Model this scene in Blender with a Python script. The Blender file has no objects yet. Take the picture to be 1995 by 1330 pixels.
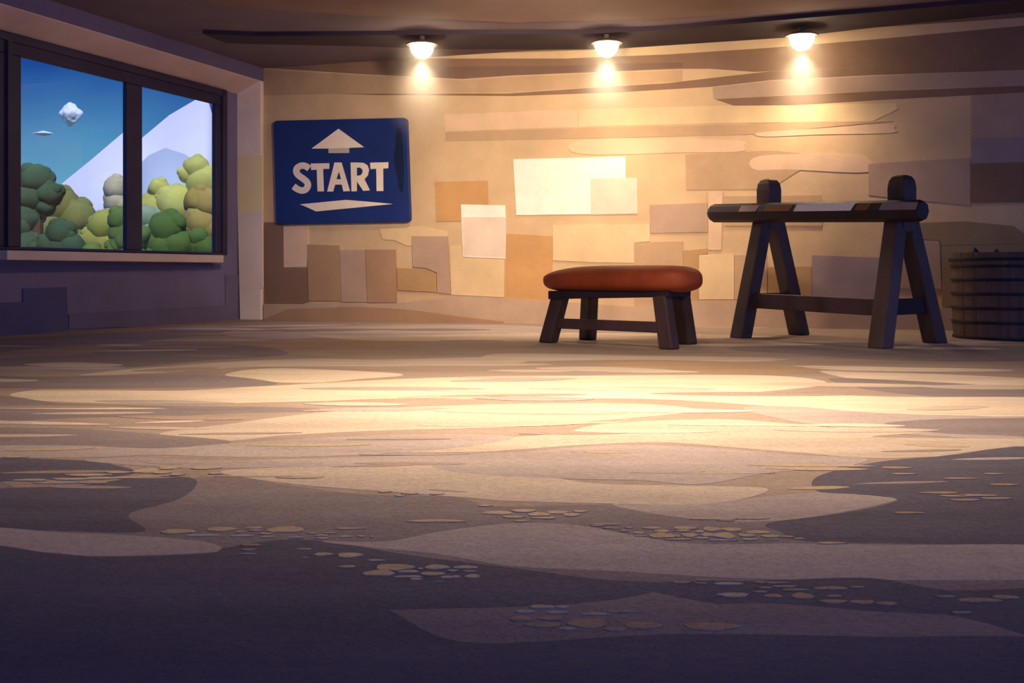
import bpy, bmesh, math, random
from mathutils import Vector, Matrix, noise
random.seed(7)
scene = bpy.context.scene
COL = scene.collection
F = 2200.0; CX = 997.5; HY = 528.0; EYE = 0.6
# ---------------------------------------------------------------- room frame
CORNER = Vector((-3.1, 14.04, 0)); DL = Vector((0.325, 0.9457, 0)).normalized()   # along left wall (towards the back)
DB = Vector((DL.y, -DL.x, 0))                                                     # along back wall (towards the right)
NB = -DL          # back wall normal, into the room
NL = DB           # left wall normal, into the room
CEIL = 3.12; REC = 0.32

def ray(px, py): return Vector(((px-CX)/F, 1.0, (HY-py)/F))
CAM = Vector((0, 0, EYE))
def hit(px, py, p0, n):
    r = ray(px, py); t = (p0-CAM).dot(n)/r.dot(n); return CAM + r*t
def fp(px, py, z=0.0): return hit(px, py, Vector((0, 0, z)), Vector((0, 0, 1)))
def wp(px, py, off=0.0): return hit(px, py, CORNER+NB*off, NB)
def lp(px, py, w=REC): return hit(px, py, CORNER-NL*w, NL)
def at(px, py, Y): return CAM + ray(px, py)*Y

# ---------------------------------------------------------------- materials
def mat(name, c, rough=0.8, amt=0.18, scale=3.0, stretch=(1, 1, 1), bump=0.0, bscale=40, metal=0.0, c2=None, spec=0.3, crack=False):
    m = bpy.data.materials.new(name); m.use_nodes = True
    nt = m.node_tree; N = nt.nodes; L = nt.links
    b = N['Principled BSDF']; b.inputs['Roughness'].default_value = rough; b.inputs['Metallic'].default_value = metal
    b.inputs['Specular IOR Level'].default_value = spec
    tc = N.new('ShaderNodeTexCoord'); mp = N.new('ShaderNodeMapping'); mp.inputs['Scale'].default_value = stretch
    L.new(tc.outputs['Object'], mp.inputs['Vector'])
    n1 = N.new('ShaderNodeTexNoise'); n1.inputs['Scale'].default_value = scale; n1.inputs['Detail'].default_value = 6; n1.inputs['Roughness'].default_value = 0.6
    L.new(mp.outputs[0], n1.inputs['Vector'])
    rp = N.new('ShaderNodeValToRGB'); rp.color_ramp.elements[0].position = 0.32; rp.color_ramp.elements[1].position = 0.68
    d = c2 if c2 else tuple(x*(1-amt) for x in c); e = c if c2 else tuple(min(1, x*(1+amt)) for x in c)
    rp.color_ramp.elements[0].color = (*d, 1); rp.color_ramp.elements[1].color = (*e, 1)
    L.new(n1.outputs['Fac'], rp.inputs['Fac']); L.new(rp.outputs['Color'], b.inputs['Base Color'])
    if bump:
        n2 = N.new('ShaderNodeTexNoise'); n2.inputs['Scale'].default_value = bscale; n2.inputs['Detail'].default_value = 5
        L.new(tc.outputs['Object'], n2.inputs['Vector'])
        bp = N.new('ShaderNodeBump'); bp.inputs['Strength'].default_value = bump; bp.inputs['Distance'].default_value = 0.01
        L.new(n2.outputs['Fac'], bp.inputs['Height']); L.new(bp.outputs['Normal'], b.inputs['Normal'])
        if crack:
            vo = N.new('ShaderNodeTexVoronoi'); vo.feature = 'DISTANCE_TO_EDGE'; vo.inputs['Scale'].default_value = 26
            wv = N.new('ShaderNodeVectorMath'); wv.operation = 'MULTIPLY_ADD'; wv.inputs[1].default_value = (0.12, 0.12, 0.12)
            L.new(n2.outputs['Color'], wv.inputs[0]); L.new(tc.outputs['Object'], wv.inputs[2]); L.new(wv.outputs[0], vo.inputs['Vector'])
            cr = N.new('ShaderNodeMapRange'); cr.inputs['From Max'].default_value = 0.06; L.new(vo.outputs['Distance'], cr.inputs['Value'])
            ad = N.new('ShaderNodeMath'); ad.operation = 'ADD'; L.new(cr.outputs[0], ad.inputs[0]); L.new(n2.outputs['Fac'], ad.inputs[1])
            L.new(ad.outputs[0], bp.inputs['Height'])
    return m
def emis(name, c, s):
    m = bpy.data.materials.new(name); m.use_nodes = True; nt = m.node_tree; nt.nodes.clear()
    e = nt.nodes.new('ShaderNodeEmission'); e.inputs[0].default_value = (*c, 1); e.inputs[1].default_value = s
    o = nt.nodes.new('ShaderNodeOutputMaterial'); nt.links.new(e.outputs[0], o.inputs[0]); return m

# ---------------------------------------------------------------- helpers
def link(name, bm, mats, parent=None, smooth=False, bevel=0.0, kind=None):
    me = bpy.data.meshes.new(name)
    bmesh.ops.recalc_face_normals(bm, faces=bm.faces)
    bm.to_mesh(me); bm.free()
    for m in (mats if isinstance(mats, (list, tuple)) else [mats]): me.materials.append(m)
    if smooth:
        for p in me.polygons: p.use_smooth = True
    o = bpy.data.objects.new(name, me); COL.objects.link(o)
    if parent: o.parent = parent; o.matrix_parent_inverse = Matrix.Translation(-parent.location)
    if bevel:
        b = o.modifiers.new('bevel', 'BEVEL'); b.width = bevel; b.segments = 3; b.limit_method = 'ANGLE'; b.angle_limit = 0.6
    if kind: o['kind'] = kind
    return o
def tag(o, label, cat, group=None):
    o['label'] = label; o['category'] = cat
    if group: o['group'] = group
    return o
def thing(name, label, cat, loc, group=None):
    o = bpy.data.objects.new(name, None); COL.objects.link(o); o.location = loc; o.empty_display_size = 0.1
    return tag(o, label, cat, group)
def slab(bm, pts, n, th, mi=0):
    """solid sheet: front face pts, backed off by th against normal n"""
    fr = [bm.verts.new(p) for p in pts]; bk = [bm.verts.new(Vector(p)-n*th) for p in pts]
    fs = [bm.faces.new(fr), bm.faces.new(bk[::-1])]
    k = len(pts)
    for i in range(k): fs.append(bm.faces.new((fr[i], bk[i], bk[(i+1) % k], fr[(i+1) % k])))
    for f in fs: f.material_index = mi
def smooth_poly(pts, k=6, tension=0.5):
    out = []; n = len(pts)
    for i in range(n):
        p0, p1, p2, p3 = (Vector(pts[(i+j-1) % n]) for j in range(4))
        for s in range(k):
            t = s/k
            out.append(0.5*((2*p1)+(p2-p0)*t+(2*p0-5*p1+4*p2-p3)*t*t+(3*p1-p0-3*p2+p3)*t**3))
    return out
def beam(bm, p0, p1, a, b=None, ref=Vector((0, 0, 1)), taper=1.0, flat0=None):
    """square-section bar; flat0: z plane where the foot is cut level"""
    b = b or a; p0 = Vector(p0); p1 = Vector(p1); ax = (p1-p0).normalized()
    u = ref.cross(ax).normalized(); v = ax.cross(u)
    rings = []
    for p, s in ((p0, 1), (p1, taper)):
        ring = []
        for su, sv in ((-1, -1), (1, -1), (1, 1), (-1, 1)):
            q = p+u*su*a/2*s+v*sv*b/2*s
            if flat0 is not None and p is p0: q = q+ax*((flat0-q.z)/ax.z)
            ring.append(bm.verts.new(q))
        rings.append(ring)
    bm.faces.new(rings[0][::-1]); bm.faces.new(rings[1])
    for i in range(4): bm.faces.new((rings[0][i], rings[0][(i+1) % 4], rings[1][(i+1) % 4], rings[1][i]))
def lathe(bm, prof, c, seg=48, closed=False):
    rings = []
    for r, z in prof: rings.append([bm.verts.new((c[0]+r*math.cos(2*math.pi*i/seg), c[1]+r*math.sin(2*math.pi*i/seg), c[2]+z)) for i in range(seg)])
    for a in range(len(rings)-1):
        for i in range(seg): bm.faces.new((rings[a][i], rings[a][(i+1) % seg], rings[a+1][(i+1) % seg], rings[a+1][i]))
    if closed:
        for i in range(seg): bm.faces.new((rings[-1][i], rings[-1][(i+1) % seg], rings[0][(i+1) % seg], rings[0][i]))
    else:
        bm.faces.new(rings[0][::-1]); bm.faces.new(rings[-1])

# ---------------------------------------------------------------- surface tones
ST = dict(stretch=(1, 1, 1))
W = {}
def wm(k, c, **kw): W[k] = mat('stone_'+k, c, 0.85, 0.10, 2.2, bump=0.25, bscale=18, **kw)
wm('base', (0.62, 0.43, 0.245)); wm('cream', (0.72, 0.52, 0.29)); wm('peach', (0.70, 0.48, 0.31)); wm('white', (0.90, 0.84, 0.72))
wm('blush', (0.76, 0.60, 0.47)); wm('brown', (0.42, 0.25, 0.14)); wm('tan', (0.50, 0.33, 0.19)); wm('orange', (0.56, 0.31, 0.125))
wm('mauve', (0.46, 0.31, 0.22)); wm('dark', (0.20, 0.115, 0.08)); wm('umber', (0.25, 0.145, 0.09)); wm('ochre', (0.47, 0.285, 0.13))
wm('plinth', (0.52, 0.36, 0.25)); wm('grey', (0.36, 0.27, 0.25)); wm('olive', (0.33, 0.22, 0.11))
WK = list(W)
def wi(k): return WK.index(k)

# ---------------------------------------------------------------- back wall
bm = bmesh.new()
A = CORNER-DB*(REC+0.07); B = CORNER+DB*16
slab(bm, [A, B, B+Vector((0, 0, CEIL+0.1)), A+Vector((0, 0, CEIL+0.1))], NB, 0.25, wi('base'))
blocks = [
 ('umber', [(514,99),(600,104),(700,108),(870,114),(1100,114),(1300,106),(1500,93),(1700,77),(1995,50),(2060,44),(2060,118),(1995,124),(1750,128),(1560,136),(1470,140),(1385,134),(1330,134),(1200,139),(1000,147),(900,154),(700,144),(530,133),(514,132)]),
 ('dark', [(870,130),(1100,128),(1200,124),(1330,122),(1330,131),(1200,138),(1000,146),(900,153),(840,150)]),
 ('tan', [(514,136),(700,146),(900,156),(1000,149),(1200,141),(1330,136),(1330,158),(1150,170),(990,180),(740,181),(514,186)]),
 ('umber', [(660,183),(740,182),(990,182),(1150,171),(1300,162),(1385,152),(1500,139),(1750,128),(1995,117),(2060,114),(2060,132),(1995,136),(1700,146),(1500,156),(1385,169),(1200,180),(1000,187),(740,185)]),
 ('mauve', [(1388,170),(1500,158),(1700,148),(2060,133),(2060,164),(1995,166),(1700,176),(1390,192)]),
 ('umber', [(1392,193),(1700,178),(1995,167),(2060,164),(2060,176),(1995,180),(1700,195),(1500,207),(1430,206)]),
 ('peach', [(865,223),(1125,213),(1125,247),(868,256)]),
 ('cream', [(1128,213),(1400,206),(1560,205),(1745,201),(1750,212),(1700,236),(1400,240),(1128,247)]),
 ('tan', [(868,257),(1125,249),(1450,242),(1560,237),(1740,236),(1560,252),(1450,262),(1125,270),(868,275)]),
 ('peach', [(1480,258),(1600,250),(1730,243),(1742,250),(1735,259),(1600,262),(1490,266)]),
 ('peach', [(1130,273),(1300,270),(1440,274),(1450,284),(1442,295),(1330,297),(1130,300)]),
 ('tan', [(1335,301),(1500,293),(1560,298),(1560,330),(1500,368),(1337,370)]),
 ('peach', [(1460,316),(1480,304),(1540,300),(1640,299),(1690,306),(1690,335),(1540,330),(1475,331)]),
 ('mauve', [(1692,319),(1800,312),(1890,308),(1890,400),(1692,380)]),
 ('mauve', [(1892,186),(2060,178),(2060,266),(1892,270)]),
 ('grey', [(1892,272),(2060,266),(2060,312),(1892,317)]),
 ('umber', [(1892,319),(2060,313),(2060,393),(1892,395)]),
 ('orange', [(847,354),(950,352),(952,430),(850,431)]),
 ('cream', [(740,446),(820,440),(870,450),(870,480),(790,478),(770,468),(745,466)]),
 ('white', [(1000,310),(1218,305),(1220,416),(1006,419)]),
 ('blush', [(1150,348),(1241,346),(1242,416),(1151,418)]),
 ('white', [(898,398),(984,400),(988,504),(902,500)]),
 ('blush', [(900,423),(985,423),(988,502),(903,498)]),
 ('orange', [(986,455),(1076,460),(1075,586),(984,580)]),
 ('cream', [(877,478),(897,478),(902,502),(982,505),(982,579),(879,574)]),
 ('cream', [(1077,438),(1266,436),(1266,470),(1236,472),(1236,512),(1160,511),(1077,507)]),
 ('mauve', [(1265,399),(1378,395),(1379,452),(1267,454)]),
 ('tan', [(1235,472),(1330,470),(1332,598),(1236,598)]),
 ('ochre', [(1331,488),(1378,484),(1378,494),(1360,496),(1360,600),(1331,600)]),
 ('peach', [(1380,373),(1408,373),(1405,487),(1380,487)]),
 ('cream', [(1362,496),(1430,495),(1430,583),(1362,583)]),
 ('tan', [(1410,382),(1600,380),(1602,394),(1602,440),(1410,440)]),
 ('tan', [(1431,497),(1494,497),(1494,583),(1431,583)]),
 ('ochre', [(1496,520),(1581,519),(1581,578),(1496,578)]),
 ('grey', [(1582,497),(1720,502),(1722,597),(1582,594)]),
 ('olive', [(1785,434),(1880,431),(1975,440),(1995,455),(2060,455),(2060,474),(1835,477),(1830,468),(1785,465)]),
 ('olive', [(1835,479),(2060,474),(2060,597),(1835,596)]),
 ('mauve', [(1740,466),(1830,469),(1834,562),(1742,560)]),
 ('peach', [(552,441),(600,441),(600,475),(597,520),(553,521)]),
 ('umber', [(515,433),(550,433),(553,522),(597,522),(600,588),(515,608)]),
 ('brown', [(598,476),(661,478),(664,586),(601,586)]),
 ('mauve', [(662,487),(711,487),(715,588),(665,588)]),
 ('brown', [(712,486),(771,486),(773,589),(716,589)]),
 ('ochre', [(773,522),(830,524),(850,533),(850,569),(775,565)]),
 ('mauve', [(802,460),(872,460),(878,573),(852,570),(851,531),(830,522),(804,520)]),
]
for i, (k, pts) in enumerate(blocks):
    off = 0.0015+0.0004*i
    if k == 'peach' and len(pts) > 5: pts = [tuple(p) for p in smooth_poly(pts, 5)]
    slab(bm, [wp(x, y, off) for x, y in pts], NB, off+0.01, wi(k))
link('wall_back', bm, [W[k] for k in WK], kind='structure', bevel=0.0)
bm = bmesh.new()
pts = [(514,592),(640,592),(775,590),(900,576),(1000,581),(1240,598),(1360,586),(1500,583),(1700,600),(1840,600),(2060,604)]
base = [wp(x, y, 0.035) for x, y in pts]
low = [Vector((p.x, p.y, 0.0)) for p in base]
slab(bm, base+low[::-1], NB, 0.045, 0)
slab(bm, [wp(x, y, 0.05) for x, y in ((514,622),(560,602),(700,597),(800,603),(900,617),(980,626))][::1]+[Vector((wp(980,626,0.05).x, wp(980,626,0.05).y, 0)), Vector((wp(514,622,0.05).x, wp(514,622,0.05).y, 0))], NB, 0.02, 1)
link('baseboard_back', bm, [W['plinth'], W['brown']], kind='structure')

# ---------------------------------------------------------------- left wall with window recess
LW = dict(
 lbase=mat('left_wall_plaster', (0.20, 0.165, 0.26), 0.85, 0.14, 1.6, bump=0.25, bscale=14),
 ldark=mat('left_wall_dark_stone', (0.10, 0.09, 0.19), 0.85, 0.12, 1.6, bump=0.25, bscale=14),  # darker stone below the window
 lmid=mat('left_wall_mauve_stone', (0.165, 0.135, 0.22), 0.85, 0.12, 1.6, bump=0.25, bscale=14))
LK = list(LW)
def lpt(s, z, w=0.0): return CORNER-DL*s-NL*w+Vector((0, 0, z))
def s_of(px, w=REC):                                     # distance from the corner of the wall point seen at column px
    return -(lp(px, HY, w)-CORNER).dot(DL)
def z_at(px, py, w=REC): return lp(px, py, w).z
gR, gML, gMR, gL = s_of(417), s_of(274), s_of(243), s_of(37)
zt, zb = z_at(300, 174), z_at(300, 488)
fR, fL = gR-0.25, gL+0.42                                 # outer edges of the window frame
fT, fB = zt+0.20, zb-0.03
bm = bmesh.new()
S1 = 8.0
def lbox(bm, s0, s1, z0, z1, w0, w1, mi=0):
    v = [lpt(s, z, w) for w in (w0, w1) for s, z in ((s0, z0), (s1, z0), (s1, z1), (s0, z1))]
    v = [bm.verts.new(p) for p in v]
    for q in ((0,1,2,3),(7,6,5,4),(0,4,5,1),(1,5,6,2),(2,6,7,3),(3,7,4,0)):
        f = bm.faces.new([v[i] for i in q]); f.material_index = mi
T = REC+0.07
lbox(bm, -0.3, S1, -0.02, fB, REC, T, 0)                  # below the window
lbox(bm, -0.3, S1, fT, 2.98, REC, T, 0)                   # above
lbox(bm, -0.3, fR, fB, fT, REC, T, 0)                     # far side
lbox(bm, fL, S1, fB, fT, REC, T, 0)                       # near side
lbox(bm, S1, 20, -0.02, CEIL+0.1, 0.0, T, 0)              # wall beyond the recess, towards the viewer
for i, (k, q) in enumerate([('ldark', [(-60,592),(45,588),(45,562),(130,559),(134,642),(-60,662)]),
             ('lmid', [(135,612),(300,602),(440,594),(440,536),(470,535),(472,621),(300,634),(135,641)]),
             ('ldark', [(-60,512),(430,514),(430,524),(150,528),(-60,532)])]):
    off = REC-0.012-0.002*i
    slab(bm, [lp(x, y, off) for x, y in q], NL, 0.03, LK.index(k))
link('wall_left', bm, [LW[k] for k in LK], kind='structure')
# lintel over the recess (slanted soffit) and the pier at the corner
ltan = mat('lintel_plaster', (0.76, 0.56, 0.46), 0.8, 0.12, 1.5, bump=0.2, bscale=14)
bm = bmesh.new()
prof = [(0.0, 2.95), (REC+0.02, 2.80), (REC+0.02, 3.2), (0.0, 3.2)]
r0 = [bm.verts.new(lpt(0, z, w)) for w, z in prof]; r1 = [bm.verts.new(lpt(S1, z, w)) for w, z in prof]
bm.faces.new(r0[::-1]); bm.faces.new(r1)
for i in range(4): bm.faces.new((r0[i], r0[(i+1) % 4], r1[(i+1) % 4], r1[i]))
for f in bm.faces:
    if i == 3: pass
link('trim_1', bm, [ltan], kind='structure')
# upper strip of the wall above the lintel is darker stone
bm = bmesh.new(); lbox(bm, 0.0, S1, 2.96, CEIL+0.05, -0.012, 0.05, 0)
link('trim_2', bm, [LW['lmid']], kind='structure')
pm = [mat('pier_plaster', (0.95, 0.76, 0.62), 0.8, 0.1, 1.5, bump=0.2, bscale=14), mat('pier_light_patch', (0.95, 0.76, 0.40), 0.8, 0.06, 1.5), mat('pier_pale_stone', (0.90, 0.70, 0.56), 0.8, 0.08, 1.5)]
bm = bmesh.new()
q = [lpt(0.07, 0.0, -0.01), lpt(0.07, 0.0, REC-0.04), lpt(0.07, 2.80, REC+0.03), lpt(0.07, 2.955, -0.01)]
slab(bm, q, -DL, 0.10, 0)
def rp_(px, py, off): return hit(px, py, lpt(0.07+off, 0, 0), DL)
slab(bm, [rp_(x, y, 0.004) for x, y in ((463,303),(511,303),(511,410),(466,413))], -DL, 0.02, 1)  # bright patch of light on the reveal, painted as a cream slab
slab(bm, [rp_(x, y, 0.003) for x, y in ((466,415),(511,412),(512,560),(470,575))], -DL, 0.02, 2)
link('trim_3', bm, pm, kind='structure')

# ---------------------------------------------------------------- window
frm = mat('window_frame_paint', (0.050, 0.038, 0.075), 0.6, 0.2, 2)
win = bpy.data.objects.new('window_1', None); COL.objects.link(win); win.location = lpt((fR+fL)/2, fB, REC); win['kind'] = 'structure'
bm = bmesh.new()
w0, w1 = REC-0.03, REC+0.035
lbox(bm, fR, fL, zt, fT, w0, w1); lbox(bm, fR, fL, fB, zb, w0, w1)
lbox(bm, fR, gR, zb, zt, w0, w1); lbox(bm, gML, gMR, zb, zt, w0+0.005, w1-0.005); lbox(bm, gL, fL, zb, zt, w0, w1)
link('window_frame', bm, frm, win, bevel=0.012)
bm = bmesh.new()
lbox(bm, fR+0.11, fR+0.15, zb, fT-0.03, w0-0.03, w0+0.01); lbox(bm, fR+0.11, fL, fT-0.09, fT-0.03, w0-0.03, w0+0.01)
lbox(bm, gL+0.14, gL+0.20, zb, fT-0.09, w0-0.03, w0+0.01)
o = link('casing_strip', bm, frm, win)
g = bpy.data.materials.new('window_glass'); g.use_nodes = True; nt = g.node_tree; nt.nodes.clear()
tr = nt.nodes.new('ShaderNodeBsdfTransparent'); gl = nt.nodes.new('ShaderNodeBsdfGlossy'); gl.inputs['Roughness'].default_value = 0.03
mx = nt.nodes.new('ShaderNodeMixShader'); mx.inputs[0].default_value = 0.018; oo = nt.nodes.new('ShaderNodeOutputMaterial')
nt.links.new(tr.outputs[0], mx.inputs[1]); nt.links.new(gl.outputs[0], mx.inputs[2]); nt.links.new(mx.outputs[0], oo.inputs[0])
for a, b in ((gR, gML), (gMR, gL)):
    bm = bmesh.new(); lbox(bm, a-0.005, b+0.005, zb-0.005, zt+0.005, REC+0.015, REC+0.021); link('glass_pane', bm, g, win)
bm = bmesh.new()
sr, sl = s_of(436, REC-0.16), s_of(14, REC-0.16)
ztop = z_at(436, 497, REC-0.16)
lbox(bm, sr, sl, ztop-0.09, ztop, REC-0.16, REC-0.029)
link('window_sill', bm, mat('sill_paint', (0.72, 0.56, 0.47), 0.6, 0.06, 3), win, bevel=0.008)

# ---------------------------------------------------------------- ceiling
cm = [mat('ceiling_plaster', (0.20, 0.15, 0.175), 0.9, 0.12, 1.2, bump=0.2, bscale=10), mat('ceiling_beam_wood', (0.055, 0.038, 0.048), 0.85, 0.15, 2, stretch=(.3, 1, 1)),
      mat('ceiling_mauve', (0.27, 0.18, 0.15), 0.9, 0.12, 1.5)]
bm = bmesh.new()
P = [CORNER-DB*0.6+DL*0.3, CORNER+DB*16+DL*0.3, CORNER+DB*16-DL*19, CORNER-DB*0.6-DL*19]
slab(bm, [p+Vector((0, 0, CEIL)) for p in P], Vector((0, 0, -1)), 0.2, 0)
link('ceiling', bm, cm, kind='structure')
def ceil_trim(name, q, th, m):
    bm = bmesh.new(); slab(bm, [fp(x, y, CEIL-th) for x, y in q], Vector((0, 0, -1)), th+0.01, 0)
    link(name, bm, m, kind='structure')
ceil_trim('trim_4', [(395,66),(500,70),(700,69),(870,67),(1150,66),(1300,58),(1450,45),(1700,24),(1995,-2),(2100,-14),(2100,14),(1995,24),(1700,54),(1500,77),(1300,93),(1150,96),(860,96),(700,90),(500,86),(440,84)], 0.045, cm[1])
ceil_trim('trim_5', [(300,-60),(420,10),(700,30),(1000,44),(1300,36),(1600,14),(1850,-20),(1850,-60)], 0.02, cm[2])

# ---------------------------------------------------------------- floor
FM = {}
def fmn(k, c): FM[k] = mat('floor_'+k, c, 0.9, 0.13, 1.7, stretch=(0.55, 2.6, 1), bump=0.5, bscale=34, crack=True, spec=0.15)
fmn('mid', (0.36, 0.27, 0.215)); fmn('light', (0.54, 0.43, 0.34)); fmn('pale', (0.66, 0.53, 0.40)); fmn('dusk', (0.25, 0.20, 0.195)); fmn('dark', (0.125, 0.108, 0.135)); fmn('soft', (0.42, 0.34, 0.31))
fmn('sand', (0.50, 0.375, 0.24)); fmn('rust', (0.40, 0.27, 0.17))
FK = list(FM)
bm = bmesh.new()
slab(bm, [Vector((-9, -3, 0)), Vector((16, -3, 0)), Vector((16, 17, 0)), Vector((-9, 17, 0))], Vector((0, 0, 1)), 0.12, 0)
def R1(l): return [(u/1.995, 600+v/1.995) for u, v in l]
def R2(l): return [(995+u/1.995, 600+v/1.995) for u, v in l]
E = 2200
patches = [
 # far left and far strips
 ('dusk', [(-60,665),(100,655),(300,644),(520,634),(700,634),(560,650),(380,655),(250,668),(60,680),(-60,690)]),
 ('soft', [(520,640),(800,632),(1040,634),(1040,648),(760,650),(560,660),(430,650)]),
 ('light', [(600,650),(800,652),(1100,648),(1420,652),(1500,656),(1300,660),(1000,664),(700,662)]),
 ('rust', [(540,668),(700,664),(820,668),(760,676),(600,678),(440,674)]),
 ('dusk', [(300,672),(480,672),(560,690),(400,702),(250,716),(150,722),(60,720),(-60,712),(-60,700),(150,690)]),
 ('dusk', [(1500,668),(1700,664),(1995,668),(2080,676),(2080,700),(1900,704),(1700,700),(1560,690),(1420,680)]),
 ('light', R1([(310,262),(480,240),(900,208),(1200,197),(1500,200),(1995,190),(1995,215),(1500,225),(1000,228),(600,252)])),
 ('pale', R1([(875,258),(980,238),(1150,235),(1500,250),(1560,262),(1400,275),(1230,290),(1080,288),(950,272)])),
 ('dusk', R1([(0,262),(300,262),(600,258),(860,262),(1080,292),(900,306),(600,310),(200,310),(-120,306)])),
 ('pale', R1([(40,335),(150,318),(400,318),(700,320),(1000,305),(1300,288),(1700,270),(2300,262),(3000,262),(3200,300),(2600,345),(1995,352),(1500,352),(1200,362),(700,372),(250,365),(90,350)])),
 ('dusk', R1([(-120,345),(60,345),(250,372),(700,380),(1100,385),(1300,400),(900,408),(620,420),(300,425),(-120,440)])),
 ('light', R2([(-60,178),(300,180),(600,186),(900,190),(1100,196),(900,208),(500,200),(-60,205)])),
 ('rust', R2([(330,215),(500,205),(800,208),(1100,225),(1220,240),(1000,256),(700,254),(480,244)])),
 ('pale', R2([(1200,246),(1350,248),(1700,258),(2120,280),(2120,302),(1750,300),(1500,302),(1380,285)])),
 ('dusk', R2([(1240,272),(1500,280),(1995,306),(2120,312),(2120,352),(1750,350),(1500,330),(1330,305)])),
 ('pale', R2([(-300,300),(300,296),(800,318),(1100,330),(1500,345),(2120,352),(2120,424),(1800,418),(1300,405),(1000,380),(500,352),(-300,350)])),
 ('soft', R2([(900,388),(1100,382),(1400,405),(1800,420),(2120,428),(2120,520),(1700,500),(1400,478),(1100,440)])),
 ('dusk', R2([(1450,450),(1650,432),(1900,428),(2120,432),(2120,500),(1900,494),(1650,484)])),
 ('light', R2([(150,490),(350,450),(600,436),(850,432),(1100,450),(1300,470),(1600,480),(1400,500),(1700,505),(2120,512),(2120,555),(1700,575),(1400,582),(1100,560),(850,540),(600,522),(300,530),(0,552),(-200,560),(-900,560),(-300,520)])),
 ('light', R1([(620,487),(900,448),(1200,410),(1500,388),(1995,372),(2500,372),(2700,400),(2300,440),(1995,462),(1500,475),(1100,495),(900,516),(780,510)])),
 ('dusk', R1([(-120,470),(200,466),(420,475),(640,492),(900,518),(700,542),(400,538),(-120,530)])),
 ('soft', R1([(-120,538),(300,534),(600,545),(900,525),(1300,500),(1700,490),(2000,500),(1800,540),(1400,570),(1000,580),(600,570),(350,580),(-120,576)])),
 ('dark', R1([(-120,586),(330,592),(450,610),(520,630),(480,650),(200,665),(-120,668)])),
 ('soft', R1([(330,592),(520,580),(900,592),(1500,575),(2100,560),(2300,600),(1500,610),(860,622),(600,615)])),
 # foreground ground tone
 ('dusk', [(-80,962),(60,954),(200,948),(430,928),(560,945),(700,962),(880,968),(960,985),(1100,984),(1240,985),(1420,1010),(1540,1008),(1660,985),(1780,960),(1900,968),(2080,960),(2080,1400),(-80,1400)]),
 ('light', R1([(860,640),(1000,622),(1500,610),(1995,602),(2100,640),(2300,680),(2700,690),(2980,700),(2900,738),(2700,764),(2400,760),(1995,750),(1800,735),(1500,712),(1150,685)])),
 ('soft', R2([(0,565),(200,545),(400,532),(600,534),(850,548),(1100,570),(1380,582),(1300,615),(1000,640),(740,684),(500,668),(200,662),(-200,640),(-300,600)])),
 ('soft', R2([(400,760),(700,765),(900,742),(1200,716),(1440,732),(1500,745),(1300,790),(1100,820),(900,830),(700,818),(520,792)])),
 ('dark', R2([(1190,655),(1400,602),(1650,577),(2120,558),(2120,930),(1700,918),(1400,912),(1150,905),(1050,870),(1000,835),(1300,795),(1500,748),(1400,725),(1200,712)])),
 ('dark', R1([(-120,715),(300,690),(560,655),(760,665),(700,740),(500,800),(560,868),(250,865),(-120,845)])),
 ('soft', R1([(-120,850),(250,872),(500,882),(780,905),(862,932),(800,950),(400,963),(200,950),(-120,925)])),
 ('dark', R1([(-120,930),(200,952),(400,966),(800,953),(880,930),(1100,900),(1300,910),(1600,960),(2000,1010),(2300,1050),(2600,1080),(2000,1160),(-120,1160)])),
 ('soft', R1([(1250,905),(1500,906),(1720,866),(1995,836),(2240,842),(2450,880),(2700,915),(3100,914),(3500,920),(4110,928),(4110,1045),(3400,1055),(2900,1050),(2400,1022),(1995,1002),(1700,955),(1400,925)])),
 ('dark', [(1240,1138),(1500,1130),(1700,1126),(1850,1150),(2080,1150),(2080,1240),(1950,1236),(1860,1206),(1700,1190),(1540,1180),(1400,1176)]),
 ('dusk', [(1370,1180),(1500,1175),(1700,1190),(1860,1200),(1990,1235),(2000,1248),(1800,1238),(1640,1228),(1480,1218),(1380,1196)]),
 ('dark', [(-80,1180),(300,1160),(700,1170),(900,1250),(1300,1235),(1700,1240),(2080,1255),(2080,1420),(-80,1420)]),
]
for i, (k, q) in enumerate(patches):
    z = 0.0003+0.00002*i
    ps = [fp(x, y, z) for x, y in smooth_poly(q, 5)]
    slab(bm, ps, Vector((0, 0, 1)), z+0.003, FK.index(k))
# thinner streaks of lighter and darker tone between the large patches
rnd = random.Random(11)
for i in range(110):
    y = 634+(rnd.random()**1.5)*330; x = rnd.uniform(-60, 2000)
    if y < 700: w_, h_, ks = rnd.uniform(80, 330), rnd.uniform(1.5, 5), ('soft', 'light', 'dusk', 'rust', 'soft')
    elif y < 850: w_, h_, ks = rnd.uniform(120, 420), rnd.uniform(3, 8), ('light', 'soft', 'pale', 'mid', 'light')
    else: w_, h_, ks = rnd.uniform(60, 260), rnd.uniform(2, 6), ('soft', 'sand', 'mid')
    sk = rnd.uniform(-6, 6); z = 0.0013+0.000008*i
    q = [(x-w_/2, y-sk/2), (x-w_*0.2, y-h_/2-sk*0.2), (x+w_*0.15, y-h_/2+sk*0.15), (x+w_/2, y+sk/2), (x+w_*0.25, y+h_/2+sk*0.2), (x-w_*0.15, y+h_/2-sk*0.1)]
    slab(bm, [fp(a, b, z) for a, b in smooth_poly(q, 4)], Vector((0, 0, 1)), z+0.003, FK.index(ks[i % len(ks)]))
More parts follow.
